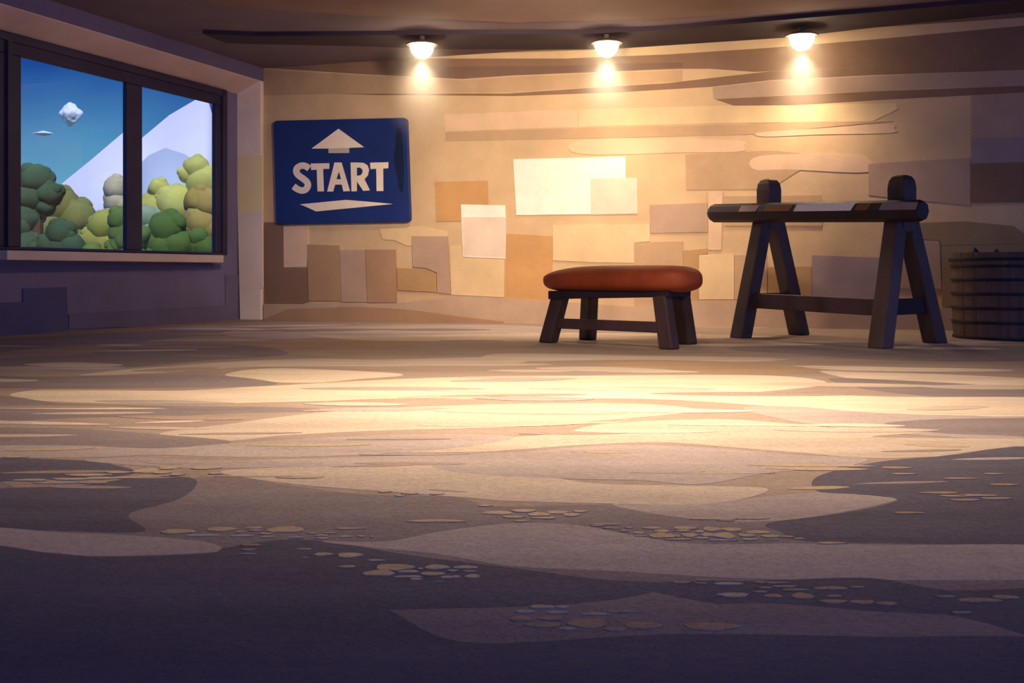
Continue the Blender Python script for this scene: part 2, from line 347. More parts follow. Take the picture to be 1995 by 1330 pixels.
# flat pale stones bedded in the floor
def pebble(px, py, w, h, k='sand', rot=0.0):
    Y = F*EYE/(py-HY); X = (px-CX)/F*Y
    rx = w/2*Y/F; ry = h/2*Y*Y/(F*EYE)
    n = 14; ph = random.random()*6; am = 0.10
    def ring(s, z):
        out = []
        for i in range(n):
            a = 2*math.pi*i/n; q = 1+am*math.sin(3*a+ph)+0.05*math.sin(5*a+2*ph)
            out.append(bm.verts.new((X+rx*s*q*math.cos(a), Y+ry*s*q*math.sin(a), z)))
        return out
    a, b, c = ring(1, -0.002), ring(0.98, 0.0027), ring(0.75, 0.0032)
    for r, s in ((a, b), (b, c)):
        for i in range(n):
            f = bm.faces.new((r[i], r[(i+1) % n], s[(i+1) % n], s[i])); f.material_index = FK.index(k)
    f = bm.faces.new(c); f.material_index = FK.index(k)
def z5(u, v, w, h, k='sand'): pebble(300+u/3.023, 1000+v/3.023, w/3.023, h/3.023, k)
for q in [(140,110,210,26),(395,97,180,26),(590,90,100,14),(600,104,90,10),(775,99,225,36),(285,133,210,12),(500,113,60,8),(520,136,150,11),(660,123,90,10),(670,141,90,10),
          (570,190,130,12,'rust'),(555,218,90,10,'rust'),(550,243,110,8,'rust'),(935,120,70,8),(1035,119,80,8),(1150,93,180,9),(990,134,85,10),(995,149,85,12),(840,146,100,8),(1130,140,90,9),(1222,139,50,9),(1283,141,26,8),
          (885,215,90,7),(997,245,112,18),(1152,250,150,28),(1310,281,110,9),(890,265,40,7,'rust'),(1138,318,100,14),(1415,322,235,38),(1325,356,190,34),(1500,347,130,16),(1665,321,150,26),(1835,322,150,18),(1760,341,70,10),(1860,345,90,10,'rust'),
          (1640,360,150,20),(1500,377,170,12),(1725,380,80,14),(1783,377,50,12),(1875,375,92,20),(1545,392,80,10),(1680,408,60,6,'rust'),(1570,330,40,8)]: z5(*q)
def z4(u, v, w, h, k='sand'): pebble(1150+u/3.99, 960+v/3.99, w/3.99, h/3.99, k)
for q in [(480,278,150,18),(735,279,190,26),(555,302,125,24),(560,337,215,40),(720,300,130,14),(850,306,70,18),(945,287,140,34),(1100,290,170,28),(770,334,130,32),(915,332,120,26),(1045,338,165,46),
          (1215,335,145,24),(1300,311,200,24),(1400,343,150,24),(1530,346,120,12),(1620,361,100,9),(690,366,230,12),(860,356,140,14),(1240,366,130,16),(1420,368,110,9),(1030,374,240,9),(380,316,90,18),(390,337,110,12),
          (300,276,60,10),(265,300,80,10),(110,250,240,10),(60,262,120,8),(130,278,80,8),(200,282,80,8),(960,207,380,16),(1250,204,300,12),(1060,220,140,7),(1870,395,240,16),(680,342,50,16)]: z4(*q)
for c in [((945,1003),(1140,1002),5,9,16,46,7),((1005,1015),(1130,1016),4,4,10,40,4)]:
    pass
for px, py, w, h in [(970,1000,60,7),(1020,996,50,6),(1050,1003,45,7),(1085,999,44,6),(1112,1004,34,6),(1000,1008,46,4),(1060,1010,50,4),(1130,997,30,4),(1015,1016,30,3)]: pebble(px, py, w, h)
def z3(u, v, w, h, k='sand'): pebble(1000+u/2.005, 1100+v/2.005, w/2.005, h/2.005, k)
for q in [(110,167,100,12),(195,168,55,8),(45,186,78,10),(170,189,90,8),(30,214,90,18,'rust'),(148,213,100,13,'rust'),(290,232,155,36,'rust'),(120,238,150,18,'rust'),(505,240,150,26,'rust'),(320,195,115,8),(430,186,140,7,'rust'),(210,252,70,8),(400,254,100,14,'rust'),(770,244,220,28,'rust'),
          (655,72,70,8,'rust'),(745,64,70,8,'rust'),(735,75,55,6,'rust'),(840,77,115,9),(965,72,50,8,'rust'),(1030,74,90,7,'rust'),(1060,88,100,9,'rust'),(1100,101,110,8,'rust'),(985,93,60,6,'rust'),(965,109,60,8,'rust'),(860,121,125,16),(1015,125,75,14,'rust'),(1130,125,90,22,'rust'),(1240,95,140,12,'rust'),(1255,126,60,9,'rust'),
          (1250,147,110,14,'rust'),(1365,149,95,16,'rust'),(1460,155,85,14,'rust'),(1345,91,60,6,'rust'),(1690,127,75,8,'rust'),(1820,142,180,16,'rust'),(1920,130,110,14,'rust'),(1750,190,80,8,'rust')]: z3(*q)
for px, py, w, h in [(285,918,50,9),(330,912,42,6),(315,921,40,5),(400,912,60,6),(345,925,30,4),(420,923,30,3),(230,921,50,4),(170,926,90,5),(200,932,70,4),(250,931,56,4),(290,929,46,4),(140,934,80,4),(180,941,60,3),(60,936,70,4),(30,891,50,3)]: pebble(px, py, w, h)
for px, py, w, h in [(1745,912,60,4),(1760,924,50,3),(1870,933,70,3),(1955,945,60,4),(1830,961,80,4),(1860,967,60,4),(1900,966,90,4),(1770,1000,60,4),(1880,975,60,4),(1940,972,60,4),(1935,924,40,3)]: pebble(px, py, w, h, 'rust')
for px, py, w, h in [(750,958,28,4),(800,962,34,3),(850,963,30,3),(780,966,24,3),(585,931,90,4),(850,1016,120,5),(945,986,30,3)]: pebble(px, py, w, h)
link('floor', bm, [FM[k] for k in FK], kind='structure')

# ---------------------------------------------------------------- START sign
def s2(u, v): return (500+u/3.023, 200+v/3.023)
ctr = wp(665, 333, 0.05); sg = thing('wall_sign', 'blue rectangular sign reading START hanging on the stone wall beside the window', 'sign', ctr)
blue = mat('sign_blue', (0.012, 0.030, 0.155), 0.5, 0.12, 3, spec=0.35)
quad = [Vector((532, 235)), Vector((792, 229)), Vector((799, 432)), Vector((538, 437))]
out = []
for i in range(4):
    a, p, b = quad[i-1], quad[i], quad[(i+1) % 4]; r = 8
    u = (a-p).normalized()*r; v = (b-p).normalized()*r
    for t in (0, .25, .5, .75, 1): out.append((1-t)**2*(p+u)+2*t*(1-t)*p+t*t*(p+v))
bm = bmesh.new(); slab(bm, [wp(p.x, p.y, 0.07) for p in out], NB, 0.06)
link('board', bm, blue, sg, bevel=0.008)
pale = mat('sign_cream_paint', (0.92, 0.76, 0.60), 0.6, 0.05, 5)
def flat(name, polys, m, off=0.0725, th=0.003, parent=sg):
    bm = bmesh.new()
    for pl in polys: slab(bm, [wp(*s2(u, v), off) for u, v in pl], NB, th)
    return link(name, bm, m, parent)
def ribbon(c, w):
    c = [Vector(p) for p in c]; cs = []
    for i in range(len(c)-1):
        p0, p1, p2, p3 = c[max(i-1, 0)], c[i], c[i+1], c[min(i+2, len(c)-1)]
        for s in range(5):
            t = s/5; cs.append(0.5*((2*p1)+(p2-p0)*t+(2*p0-5*p1+4*p2-p3)*t*t+(3*p1-p0-3*p2+p3)*t**3))
    cs.append(c[-1]); L, R = [], []
    for i, p in enumerate(cs):
        d = (cs[min(i+1, len(cs)-1)]-cs[max(i-1, 0)]).normalized(); n = Vector((-d.y, d.x))*w/2
        L.append(p+n); R.append(p-n)
    return [tuple(p) for p in L+R[::-1]]
flat('letter_s', [ribbon([(309,388),(288,373),(262,371),(239,384),(233,405),(246,427),(272,446),(296,467),(301,490),(288,511),(266,517),(241,509),(217,492)], 38)], pale)
flat('letter_t', [[(318,358),(428,356),(427,389),(391,390),(396,522),(358,522),(354,394),(321,396)]], pale)
flat('letter_a', [[(458,352),(480,352),(484,405),(470,450),(462,482),(450,523),(415,523)], [(480,352),(500,352),(550,520),(511,522),(501,482),(497,450),(484,405)], [(470,450),(497,450),(501,482),(462,482)]], pale)
flat('letter_r', [[(553,352),(590,352),(590,521),(558,522)], [(590,352),(630,354),(653,368),(662,395),(655,428),(635,450),(613,457),(590,458),(590,430),(612,427),(624,410),(622,392),(608,382),(590,382)], [(590,458),(613,457),(635,450),(667,516),(628,519),(592,466)]], pale)
flat('letter_t', [[(668,353),(776,350),(775,386),(745,388),(746,520),(706,520),(704,389),(670,391)]], pale)
ar = flat('arrow', [[(482,153),(633,262),(545,266),(423,270),(323,270)]], pale)
flat('arrow_stem', [[(423,270.5),(545,266.5),(545,296),(423,297)]], mat('sign_grey_paint', (0.55, 0.45, 0.42), 0.6, 0.05, 5), parent=sg)
flat('underline_stroke', [[(255,598),(400,584),(525,572),(650,582),(800,596),(600,616),(350,640),(300,617)]], pale)
flat('dark_streak', [smooth_poly([(822,165),(838,152),(855,165),(864,300),(868,420),(862,520),(840,510),(826,430),(808,320),(818,250)], 3)], mat('sign_dark_streak', (0.008, 0.016, 0.05), 0.5, 0.1, 3), off=0.0712, th=0.001)  # darker vertical streak near the right edge of the board

# ---------------------------------------------------------------- lamps
bulbm = emis('lamp_glow', (1.0, 0.80, 0.50), 45.0)
housm = mat('lamp_housing_metal', (0.10, 0.06, 0.045), 0.5, 0.1, 8)
LZ = 2.98
lamps = []
for px, py, lab in ((822, 88, 'glowing half-round ceiling lamp above the blue START sign, leftmost of three'), (1182, 85, 'glowing half-round ceiling lamp in the middle above the pale stone blocks'), (1562, 71, 'glowing half-round ceiling lamp at the right above the wooden trestle')):
    p = fp(px, py, LZ)
    t = thing('ceiling_lamp', lab, 'lamp', (p.x, p.y, CEIL), 'half-round lamps along the back ceiling')
    bm = bmesh.new(); lathe(bm, [(0.03, CEIL-LZ), (0.03, 0.05), (0.10, 0.04), (0.165, 0.012), (0.165, 0.0), (0.05, 0.0)], (p.x, p.y, LZ), 32)
    link('housing', bm, housm, t, smooth=False)
    bm = bmesh.new(); R = 0.125
    lathe(bm, [(R*math.cos(a), -R*1.15*math.sin(a)) for a in [i*math.pi/2/10 for i in range(10)]]+[(0.004, -R*1.15)], (p.x, p.y, LZ), 32)
    link('bulb', bm, bulbm, t, smooth=True)
    lamps.append((p, t))
def spot(name, loc, target, power, color, ang, blend=1.0, size=0.1):
    l = bpy.data.lights.new(name, 'SPOT'); l.energy = power; l.color = color; l.spot_size = math.radians(ang); l.spot_blend = blend; l.shadow_soft_size = size
    o = bpy.data.objects.new(name, l); COL.objects.link(o); o.location = loc
    o.rotation_euler = (Vector(target)-Vector(loc)).to_track_quat('-Z', 'Y').to_euler(); return o
WARM = (1.0, 0.74, 0.49)
for p, t in lamps:
    spot('lamp_beam', (p.x, p.y, LZ-0.17), (p.x, p.y, 0), 130, WARM, 130, 1.0, 0.08)
# ceiling spotlights of the same room, ahead of the viewer and above the frame
spot('ceiling_spot', (0.35, 5.0, 3.05), (0.35, 5.5, 0), 1280, (1.0, 0.77, 0.54), 128, 1.0, 0.25)
spot('hanging_spot', (0.3, 7.9, 2.6), (0.35, 12.8, 1.35), 960, (1.0, 0.78, 0.57), 82, 1.0, 0.15)

# added blue area lights, behind the viewer and at right, to turn shadows navy
def blue_fill(name, loc, target, sx, sy, power):
    l = bpy.data.lights.new(name, 'AREA'); l.shape = 'RECTANGLE'; l.size = sx; l.size_y = sy; l.energy = power; l.color = (0.12, 0.22, 1.0)
    o = bpy.data.objects.new(name, l); COL.objects.link(o); o.location = loc
    o.rotation_euler = (Vector(target)-Vector(loc)).to_track_quat('-Z', 'Y').to_euler()
blue_fill('rear_blue_fill', (1, -3.2, 1.6), (1, 10, 1.4), 10, 2.8, 170)
blue_fill('side_blue_fill', (12, 4, 1.6), (0, 8, 1.4), 9, 2.8, 130)
# dusty air catching the beam under each lamp
hz = bpy.data.materials.new('dust_haze'); hz.use_nodes = True; nt = hz.node_tree; nt.nodes.clear(); N = nt.nodes; L = nt.links
tc = N.new('ShaderNodeTexCoord'); mp = N.new('ShaderNodeMapping'); mp.inputs['Location'].default_value = (0, 0, 0.28); mp.inputs['Scale'].default_value = (1.75, 1.75, 1.0)
L.new(tc.outputs['Object'], mp.inputs['Vector']); ln = N.new('ShaderNodeVectorMath'); ln.operation = 'LENGTH'; L.new(mp.outputs[0], ln.inputs[0])
mr_ = N.new('ShaderNodeMapRange'); mr_.interpolation_type = 'SMOOTHSTEP'; mr_.inputs['From Min'].default_value = 0.0; mr_.inputs['From Max'].default_value = 0.8; mr_.inputs['To Min'].default_value = 0.42; mr_.inputs['To Max'].default_value = 0.0
L.new(ln.outputs['Value'], mr_.inputs['Value'])
vs_ = N.new('ShaderNodeVolumeScatter'); vs_.inputs['Color'].default_value = (1, 0.93, 0.84, 1); vs_.inputs['Anisotropy'].default_value = 0.0
L.new(mr_.outputs[0], vs_.inputs['Density']); oo = N.new('ShaderNodeOutputMaterial'); L.new(vs_.outputs[0], oo.inputs['Volume'])
for (p, t), w_ in zip(lamps, ('leftmost', 'middle', 'rightmost')):
    bm = bmesh.new(); lathe(bm, [(0.46, -1.08), (0.46, 0.10), (0.2, 0.12)], (0, 0, 0), 24)
    o = link('lamp_haze', bm, hz); o.location = (p.x, p.y, LZ-0.10)
    tag(o, 'soft warm haze hanging in the beam under the %s ceiling lamp' % w_, 'haze'); o['kind'] = 'stuff'

# ---------------------------------------------------------------- padded stool
wood = mat('dark_stained_wood', (0.075, 0.040, 0.036), 0.55, 0.4, 3, stretch=(1, 1, 0.4), bump=0.15, bscale=20, spec=0.4)
wood2 = mat('dark_stained_wood_edge', (0.030, 0.017, 0.022), 0.55, 0.3, 3, bump=0.15, bscale=20, spec=0.3)
feet = dict(LF=fp(1068, 667), RF=fp(1304, 680), LB=fp(1145, 661), RB=fp(1340, 670))
c = sum(feet.values(), Vector())/4
st = thing('padded_stool', 'low dark wooden stool with a rust red padded seat standing on the floor', 'stool', (c.x, c.y, 0))
ax = Vector((0.76, -0.65, 0)).normalized(); cr = Vector((0.65, 0.76, 0)).normalized()
sc = at(1206, 545, 9.12)
bm = bmesh.new()
L2, W2, H2 = 0.735, 0.24, 0.108
n1, n2 = 48, 24
rings = []
for i in range(n1+1):                                       # long rounded cushion, crowned and lower at its far end
    a = -math.pi/2+math.pi*i/n1; x = L2*math.sin(a)
    rr = max(1-abs(x/L2)**(6.0 if x > 0 else 4.0), 0.0)**(1/2.2)
    ring = []
    for j in range(n2):
        b = 2*math.pi*j/n2; cb, sb = math.cos(b), math.sin(b)
        y = W2*rr*math.copysign(abs(cb)**0.75, cb); z = H2*rr*math.copysign(abs(sb)**0.8, sb)
        rz = max(1-abs(x/L2)**9, 0.0)**(1/2.2); z = H2*rz*math.copysign(abs(sb)**0.7, sb)
        z = z*(1.08-0.62*max(0, -x/L2)**2.6) if z > 0 else z*0.92
        ring.append(bm.verts.new(sc+ax*x+cr*y+Vector((0, 0, z))))
    rings.append(ring)
for i in range(n1):
    for j in range(n2): bm.faces.new((rings[i][j], rings[i][(j+1) % n2], rings[i+1][(j+1) % n2], rings[i+1][j]))
bmesh.ops.remove_doubles(bm, verts=bm.verts, dist=0.0005)
leather = mat('rust_leather', (0.37, 0.068, 0.017), 0.6, 0.28, 2.5, bump=0.1, bscale=30, spec=0.35)
seat = link('seat_cushion', bm, leather, st, smooth=True)
bm = bmesh.new()
ap = sc-Vector((0, 0, 0.11))
for (a, b) in ((-1, -1), (-1, 1)):
    pass
slab(bm, [ap+ax*x+cr*y+Vector((0, 0, 0.035+0.022*x/L2)) for x, y in ((-0.60,-0.17),(0.57,-0.17),(0.57,0.17),(-0.60,0.17))], Vector((0, 0, 1)), 0.07)
link('apron', bm, wood2, st, bevel=0.008)
tops = dict(LF=(1095, 570, -0.52, -0.11), LB=(1157, 570, -0.46, 0.14), RF=(1287, 570, 0.50, -0.11), RB=(1322, 570, 0.52, 0.14))
lt = {}
for k in feet:
    x, y = tops[k][2:]; p = ap+ax*x+cr*y
    r = at(tops[k][0], 572, p.y); p = Vector((r.x*0.6+p.x*0.4, p.y, ap.z-0.005)); lt[k] = p
    bm = bmesh.new(); beam(bm, feet[k], p, 0.125, 0.115, ref=cr, taper=0.95, flat0=0.0)
    link('leg', bm, wood, st, bevel=0.016)
def mixp(a, b, z): t = (z-a.z)/(b.z-a.z); return a.lerp(b, t)
bm = bmesh.new(); beam(bm, mixp(feet['LF'], lt['LF'], 0.165), mixp(feet['RF'], lt['RF'], 0.165), 0.05, 0.085)
link('stretcher', bm, wood, st, bevel=0.008)

# ---------------------------------------------------------------- trestle with round bar
ff = dict(LF=fp(1443, 658), RF=fp(1715, 678), LR=fp(1557, 652), RR=fp(1822, 668))
ml = (ff['LF']+ff['LR'])/2; mr = (ff['RF']+ff['RR'])/2
aD = (mr-ml).normalized(); nD = Vector((-aD.y, aD.x, 0))
if nD.y < 0: nD = -nD
tr_ = thing('wooden_trestle', 'dark wooden trestle hurdle with a log bar laid across two A-shaped ends', 'trestle', ((ml+mr).x/2, (ml+mr).y/2, 0))
def bar_z(t): return 1.148+(1.060-1.148)*t
ends = {}
for key, m, px, z0, ztop in (('L', ml, 1498, 1.0, 1.447), ('R', mr, 1757, 0.93, 1.375)):
    base = at(px, HY, m.y+0.02); base = Vector((base.x, base.y, 0)); ends[key] = base
    bm = bmesh.new(); a = 0.085
    prof = [(1.0, z0-0.02), (1.02, ztop-0.10), (0.93, ztop-0.045), (0.72, ztop-0.012), (0.45, ztop)]
    rs = []
    for s, z in prof: rs.append([bm.verts.new(base+aD*u*a*s+nD*v*a*s*0.9+Vector((0, 0, z))) for u, v in ((-1,-1),(1,-1),(1,1),(-1,1))])
    bm.faces.new(rs[0][::-1]); bm.faces.new(rs[-1])
    for q in range(len(rs)-1):
        for i in range(4): bm.faces.new((rs[q][i], rs[q][(i+1) % 4], rs[q+1][(i+1) % 4], rs[q+1][i]))
    link('post', bm, wood, tr_, bevel=0.012)
legs = {}
for k, m, zz in (('LF', 'L', 1.07), ('LR', 'L', 1.06), ('RF', 'R', 0.99), ('RR', 'R', 0.98)):
    s = -1 if k[1] == 'F' else 1
    top = ends[m]+nD*s*0.075+Vector((0, 0, zz)); legs[k] = (ff[k], top)
    bm = bmesh.new(); beam(bm, ff[k], top, 0.15, 0.135, ref=nD, taper=0.93, flat0=0.0)
    link('leg', bm, wood, tr_, bevel=0.012)
# bar: octagonal log lying in front of the posts
off = -nD*0.165
b0 = ends['L']-aD*0.60+off; b1 = ends['R']+aD*0.33+off
b0 = Vector((b0.x, b0.y, 1.155)); b1 = Vector((b1.x, b1.y, 1.068))
bax = (b1-b0).normalized(); bu = nD; bv = bax.cross(bu).normalized()
if bv.z < 0: bv = -bv
PH = math.radians(42.5)
def ringat(t, r, n=8):
    p = b0.lerp(b1, t); return [bm.verts.new(p+(bu*math.cos(PH+i*2*math.pi/n)+bv*math.sin(PH+i*2*math.pi/n))*r) for i in range(n)]
bm = bmesh.new(); BR = 0.090
rs = [ringat(0, 0.055), ringat(0.022, BR), ringat(0.985, BR), ringat(1.0, 0.078)]
bm.faces.new(rs[0][::-1]); bm.faces.new(rs[-1])
for q in range(3):
    for i in range(8): bm.faces.new((rs[q][i], rs[q][(i+1) % 8], rs[q+1][(i+1) % 8], rs[q+1][i]))
link('bar', bm, wood2, tr_, bevel=0.008)
# coloured bands on the upper front facet of the bar, the middle one white
fa = math.radians(155); fn = (bu*math.cos(fa)+bv*math.sin(fa)).normalized(); ft = (bu*math.sin(fa)-bv*math.cos(fa)).normalized()
def band(name, x0, x1, m, hh=0.031, label=None):
    apo = BR*math.cos(math.pi/8)
    def tt(px):
        best = min(range(1001), key=lambda i: abs(CX+F*(b0.lerp(b1, i/1000).x)/(b0.lerp(b1, i/1000).y)-px)); return best/1000
    bm = bmesh.new(); q = []
    for px, s in ((x0, -1), (x1-5, -1), (x1, 1), (x0+2, 1)): q.append(b0.lerp(b1, tt(px))+fn*(apo+0.003)+ft*s*hh)
    slab(bm, q, fn, 0.004); o = link(name, bm, m, tr_)
    if label: o['label'] = label
band('grey_band', 1452, 1490, mat('worn_grey_paint', (0.30, 0.22, 0.21), 0.6), label='worn grey band')
band('brown_band', 1501, 1556, mat('bare_brown_wood', (0.24, 0.09, 0.030), 0.6), label='bare brown wood band')
band('white_band', 1560, 1676, mat('bar_plain_white', (1.0, 1.0, 0.97), 0.3, 0.0), 0.033, label='white band')
band('brown_band', 1679, 1708, mat('bare_brown_wood_end', (0.22, 0.08, 0.030), 0.6), label='bare brown wood band')
band('grey_band', 1727, 1815, mat('worn_grey_paint_end', (0.26, 0.20, 0.22), 0.6), label='worn grey band')
# lower rails
zs = 0.335
def lrp(k, z): return mixp(legs[k][0], legs[k][1], z)
bm = bmesh.new(); p0, p1 = lrp('LF', 0.335)+aD*0.02+nD*0.03, lrp('RF', 0.31)+nD*0.03
beam(bm, p0, p1, 0.06, 0.135)
link('stretcher', bm, wood, tr_, bevel=0.01)
for a, b in (('LF', 'LR'), ('RF', 'RR')):
    bm = bmesh.new(); zz = 0.335 if a[0] == 'L' else 0.315
    beam(bm, lrp(a, zz)+nD*0.02, lrp(b, zz), 0.06, 0.13); link('crosspiece', bm, wood2, tr_, bevel=0.01)

# ---------------------------------------------------------------- wooden tub
tc_ = at(1978, HY, 10.15); tc_ = Vector((tc_.x, tc_.y, 0))
tub = thing('wooden_tub', 'round wooden tub with thin dark hoops by the stone wall', 'tub', tc_)
RB = (1978-1862)*10.15/F; HT = 0.765
stave = mat('tub_staves', (0.13, 0.08, 0.07), 0.7, 0.3, 3.0, stretch=(6, 6, 0.5), bump=0.4, bscale=12)
bm = bmesh.new(); seg = 24*6; prof = [(RB*0.965, 0.0), (RB*0.985, 0.1), (RB*0.995, 0.4), (RB*1.0, 0.64), (RB*1.035, 0.66), (RB*1.045, HT), (RB*0.95, HT), (RB*0.93, 0.60)]
rings = []
for r, z in prof:
    ring = []
    for i in range(seg):
        g_ = 0.006 if i % 6 == 0 else 0.0
        a = 2*math.pi*i/seg; ring.append(bm.verts.new((tc_.x+(r-g_)*math.cos(a), tc_.y+(r-g_)*math.sin(a), z)))
    rings.append(ring)
for q in range(len(rings)-1):
    for i in range(seg): bm.faces.new((rings[q][i], rings[q][(i+1) % seg], rings[q+1][(i+1) % seg], rings[q+1][i]))
bm.faces.new(rings[0][::-1])
link('staves', bm, stave, tub)
hoopm = mat('tub_hoop_iron', (0.018, 0.016, 0.028), 0.5, 0.2, 5, metal=0.3)
for z, k in ((0.012, 0.975), (0.15, 0.992), (0.275, 0.998), (0.40, 1.0), (0.525, 1.003), (0.645, 1.010), (0.705, 1.045)):
    bm = bmesh.new(); r = RB*k
    lathe(bm, [(r-0.01, z-0.013), (r+0.007, z-0.011), (r+0.009, z), (r+0.007, z+0.011), (r-0.01, z+0.013)], (tc_.x, tc_.y, 0), 72, closed=True)
    link('hoop', bm, hoopm, tub, smooth=False)
bm = bmesh.new(); lathe(bm, [(RB*0.945, 0.60), (RB*0.945, 0.63), (RB*0.5, 0.645), (0.01, 0.65)], (tc_.x, tc_.y, 0), 48)
link('filling', bm, mat('dark_filling', (0.03, 0.025, 0.03), 0.9, 0.4, 12, bump=1.0, bscale=30), tub)
stonem = mat('dark_lump', (0.035, 0.030, 0.045), 0.7, 0.3, 6, bump=0.4, bscale=20)
for px, py, r, lab in ((1906, 483, 0.075, 'larger dark pointed lump poking above the rim of the wooden tub'), (1937, 486, 0.065, 'smaller dark pointed lump beside the larger one in the wooden tub')):
    p = at(px, HY, tc_.y-0.12-0.0); zt_ = EYE+(HY-py+2)*p.y/F
    bm = bmesh.new(); bmesh.ops.create_icosphere(bm, subdivisions=3, radius=1.0)
    z0 = 0.655; hh = zt_-z0
    for v in bm.verts:
        h = (v.co.z+1)/2; w = (1-h**2.2)*1.0+0.03
        d = 1+0.18*noise.noise(v.co*1.7+Vector((px, 0, 0)))
        n = Vector((v.co.x, v.co.y, 0)); n = n.normalized() if n.length > 1e-4 else n
        v.co = Vector((p.x, p.y+(0.08 if px < 1920 else -0.04), z0))+n*r*0.95*min(1, w)*min(1, (h+0.02)*6)*d+Vector((0, 0, h*hh))
    o = link('rough_lump', bm, stonem, smooth=False); tag(o, lab, 'lump', 'dark lumps in the tub')

# ---------------------------------------------------------------- outdoors
bm = bmesh.new(); slab(bm, [Vector(v) for v in ((-400, 16, -0.35), (60, 40, -0.35), (60, 700, -0.35), (-400, 700, -0.35))], Vector((0, 0, 1)), 0.2)
for v in bm.verts: pass
link('ground', bm, mat('lawn', (0.10, 0.17, 0.05), 0.9, 0.3, 1), kind='structure')
def foliage(name, label, cat, circles, Y, color, group, seed=0):
    x0 = at(sum(c[0] for c in circles)/len(circles), HY, Y)
    t = thing(name, label, cat, (x0.x, Y, -0.35), group)
    bm = bmesh.new(); rnd = random.Random(seed)
    allc = []
    for (px, py, r) in circles:
        p = at(px, py, Y); R = r*Y/F; allc.append((p, R))
        for k in range(7):                                   # knobbly rim
            a = rnd.uniform(-0.3, math.pi+0.3); rr = R*rnd.uniform(0.36, 0.52)
            allc.append((p+Vector((math.cos(a)*R*0.66, rnd.uniform(-0.3, 0.3)*R, math.sin(a)*R*0.66)), rr))
        zz = p.z-R
        while zz > 0.25 and name == 'leafy_bush': allc.append((Vector((p.x, p.y, zz)), R*0.95)); zz -= R*0.8
    for p, R in allc:
        m = bmesh.new(); bmesh.ops.create_icosphere(m, subdivisions=3, radius=R)
        for v in m.verts: v.co = v.co*(1+0.10*noise.noise(v.co*(2.2/R)+p))
        tmp = bpy.data.meshes.new('tmp'); m.to_mesh(tmp); m.free()
        n0 = len(bm.verts); bm.from_mesh(tmp); bm.verts.ensure_lookup_table()
        for v in bm.verts[n0:]: v.co += p
        bpy.data.meshes.remove(tmp)
    mm = mat('leaves_'+str(seed), color, 0.95, 0.22, 1.2, spec=0.1)
    link('foliage', bm, mm, t, smooth=True)
    bm = bmesh.new(); lo = min(allc, key=lambda q: q[0].z)[0]
    beam(bm, Vector((x0.x, Y, -0.37)), Vector((lo.x*0.3+x0.x*0.7, Y, max(lo.z, 0.3))), 0.22, taper=0.7, ref=Vector((0, 1, 0)))
    link('trunk', bm, mat('bark_'+str(seed), (0.08, 0.05, 0.03), 0.9), t)
G = 'trees and bushes outside the window'
foliage('leafy_tree', 'dark green rounded tree at the left edge of the window view', 'tree', [(70,350,32),(96,378,26),(60,385,32),(52,420,30),(88,402,20)], 21, (0.045, 0.10, 0.055), G, 1)
foliage('leafy_bush', 'olive green bush in the middle of the left window pane', 'bush', [(118,402,40),(150,425,38),(90,430,30),(125,450,40),(70,455,28)], 23, (0.17, 0.19, 0.06), G, 2)
foliage('leafy_bush', 'small dark green bush low in the left window pane', 'bush', [(118,455,28),(98,478,24),(140,482,26),(48,478,28),(30,450,26)], 19.5, (0.035, 0.085, 0.045), G, 3)
foliage('leafy_bush', 'yellow green round bush right of the small dark one in the left pane', 'bush', [(205,442,34),(185,470,30),(222,468,26)], 21, (0.27, 0.30, 0.07), G, 4)
foliage('leafy_bush', 'mid green bush behind the bar between the two window panes', 'bush', [(237,428,26),(255,465,34),(228,486,22),(180,492,20)], 18.4, (0.10, 0.17, 0.05), G, 5)
foliage('leafy_tree', 'tall pale yellow green tree filling the right window pane', 'tree', [(384,328,25),(400,360,36),(366,340,18),(310,368,21),(345,400,42),(300,410,34),(400,410,44),(420,350,26),(330,440,40)], 27, (0.42, 0.44, 0.12), G, 6)
foliage('leafy_bush', 'brownish olive bush at the right edge of the right pane', 'bush', [(388,392,30),(410,400,34),(400,436,38),(425,450,36)], 22, (0.30, 0.24, 0.07), G, 7)
foliage('leafy_bush', 'dark green bush at the bottom of the right window pane', 'bush', [(326,446,36),(302,470,28),(345,478,34),(386,463,20),(400,486,24),(425,488,22)], 20, (0.075, 0.14, 0.035), G, 8)
foliage('leafy_bush', 'pale beige bush behind the bar between the panes', 'bush', [(228,368,26),(240,400,22),(215,385,14)], 34, (0.40, 0.38, 0.24), G, 9)
foliage('leafy_bush', 'blue green bush beside the bar in the right pane', 'bush', [(285,425,26),(290,455,28)], 24, (0.20, 0.29, 0.17), G, 10)
# glare streak on the panes, modelled as a pale far ridge; then a hill
def ridge(name, pts, Y, m, label=None):
    bm = bmesh.new(); top = [bm.verts.new(at(x, y, Y)) for x, y in pts]
    fr = [bm.verts.new(Vector((v.co.x*0.93, Y*0.93, -0.4))) for v in top]; bk = [bm.verts.new(Vector((v.co.x*1.2, Y*1.2, -0.4))) for v in top]
    for i in range(len(pts)-1):
        bm.faces.new((fr[i], fr[i+1], top[i+1], top[i])); bm.faces.new((top[i], top[i+1], bk[i+1], bk[i]))
    bm.faces.new(fr+bk[::-1]); bm.faces.new((fr[0], top[0], bk[0])); bm.faces.new((fr[-1], bk[-1], top[-1]))
    return link(name, bm, m, kind='structure', smooth=True)
ridge('glare_and_hill', [(60,500),(115,362),(180,309),(240,258),(258,262),(275,270),(330,224),(388,190),(405,194),(416,232),(440,300),(520,500)], 380, mat('glare_streak_white', (0.58, 0.62, 0.76), 0.9, 0.05, 0.02))
ridge('glare_and_hill', [(230,500),(262,330),(290,302),(322,288),(360,300),(400,330),(440,500)], 250, mat('hill_haze_blue', (0.36, 0.45, 0.56), 0.9, 0.05, 0.03))
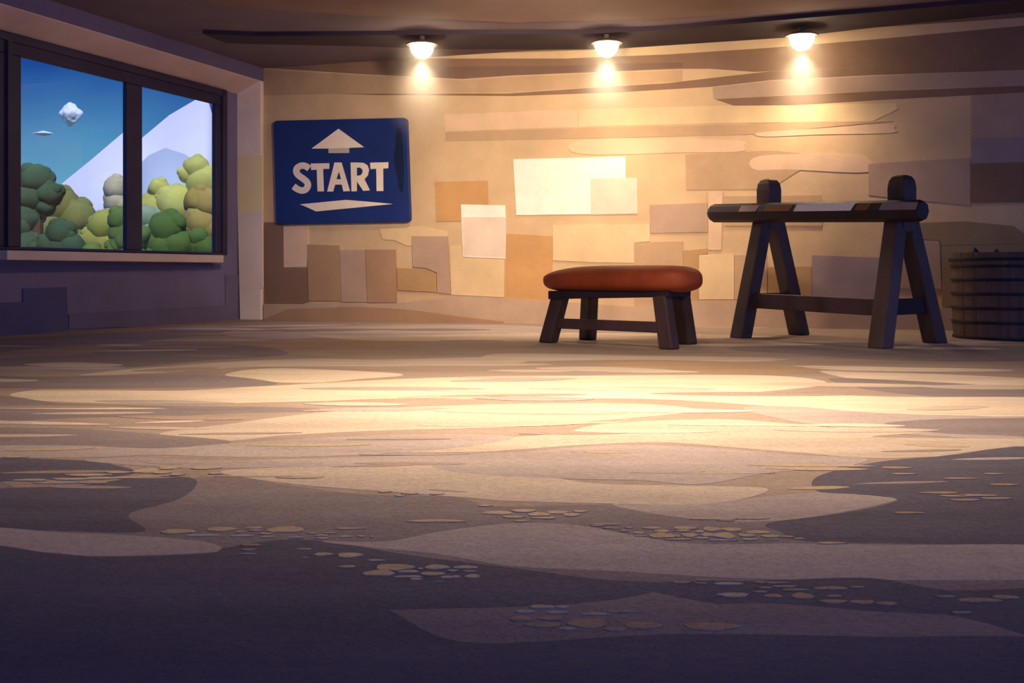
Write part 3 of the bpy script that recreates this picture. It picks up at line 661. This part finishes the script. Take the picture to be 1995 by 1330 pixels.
cl = mat('cloud_white', (0.62, 0.70, 0.92), 1.0, 0.08, 0.05)
for px, py, rx, rz, lab in ((138, 222, 24, 24, 'small pale diamond shaped cloud high in the left window pane'),
                            (84, 260, 20, 5, 'tiny flat cloud low left of the diamond shaped cloud')):
    Y = 300; bm = bmesh.new(); bmesh.ops.create_icosphere(bm, subdivisions=4, radius=1.0); c0 = at(px, py, Y)
    for v in bm.verts:
        d = v.co.normalized(); q = 1/(abs(d.x)**1.25+abs(d.z)**1.25+abs(d.y)**1.25)**0.8
        q *= 1+0.16*noise.noise(d*2.3+Vector((px, 0, 0)))
        v.co = c0+Vector((d.x*q*rx, d.y*q*rx*0.7, d.z*q*rz))*(Y/F)
    tag(link('cloud', bm, cl, smooth=True), lab, 'cloud')

# ---------------------------------------------------------------- sky, sun, camera
w = bpy.data.worlds.new('sky'); scene.world = w; w.use_nodes = True; nt = w.node_tree; N = nt.nodes; L = nt.links
bg = N['Background']; tc = N.new('ShaderNodeTexCoord'); sp = N.new('ShaderNodeSeparateXYZ'); L.new(tc.outputs['Generated'], sp.inputs[0])
nz = N.new('ShaderNodeTexNoise'); nz.inputs['Scale'].default_value = 7; L.new(tc.outputs['Generated'], nz.inputs['Vector'])
ma = N.new('ShaderNodeMath'); ma.operation = 'MULTIPLY_ADD'; ma.inputs[1].default_value = 0.10; L.new(nz.outputs['Fac'], ma.inputs[0])
sb = N.new('ShaderNodeMath'); sb.operation = 'SUBTRACT'; sb.inputs[1].default_value = 0.05; L.new(sp.outputs['Z'], sb.inputs[0]); L.new(sb.outputs[0], ma.inputs[2])
rp = N.new('ShaderNodeValToRGB'); L.new(ma.outputs[0], rp.inputs['Fac']); e = rp.color_ramp.elements
e[0].position = 0.0; e[0].color = (0.05, 0.08, 0.30, 1); e[1].position = 1.0; e[1].color = (0.06, 0.15, 0.8, 1)
for p, c_ in ((0.002, (0.35, 0.58, 0.72, 1)), (0.07, (0.13, 0.40, 0.60, 1)), (0.12, (0.045, 0.20, 0.46, 1)), (0.165, (0.010, 0.065, 0.32, 1)), (0.21, (0.012, 0.07, 0.36, 1)), (0.35, (0.07, 0.17, 0.85, 1))):
    x = e.new(p); x.color = c_
L.new(rp.outputs[0], bg.inputs[0]); bg.inputs[1].default_value = 1.0
sl_ = bpy.data.lights.new('sun', 'SUN'); sl_.energy = 3.6; sl_.angle = 0.05; sl_.color = (1, 0.95, 0.85)
so = bpy.data.objects.new('sun', sl_); COL.objects.link(so); so.rotation_euler = Vector((-0.15, 0.62, -0.77)).to_track_quat('-Z', 'Y').to_euler()
cd = bpy.data.cameras.new('camera'); co = bpy.data.objects.new('camera', cd); COL.objects.link(co); scene.camera = co
co.location = CAM; co.rotation_euler = (math.pi/2, 0, 0)
cd.sensor_width = 36; cd.lens = 36*F/1995; cd.shift_y = -(665-HY)/1995; cd.clip_end = 2000
vs = scene.view_settings; scene.display_settings.display_device = 'sRGB'
vs.view_transform = 'Standard'; vs.look = 'None'; vs.exposure = 0.0; vs.gamma = 1.0; vs.use_curve_mapping = False
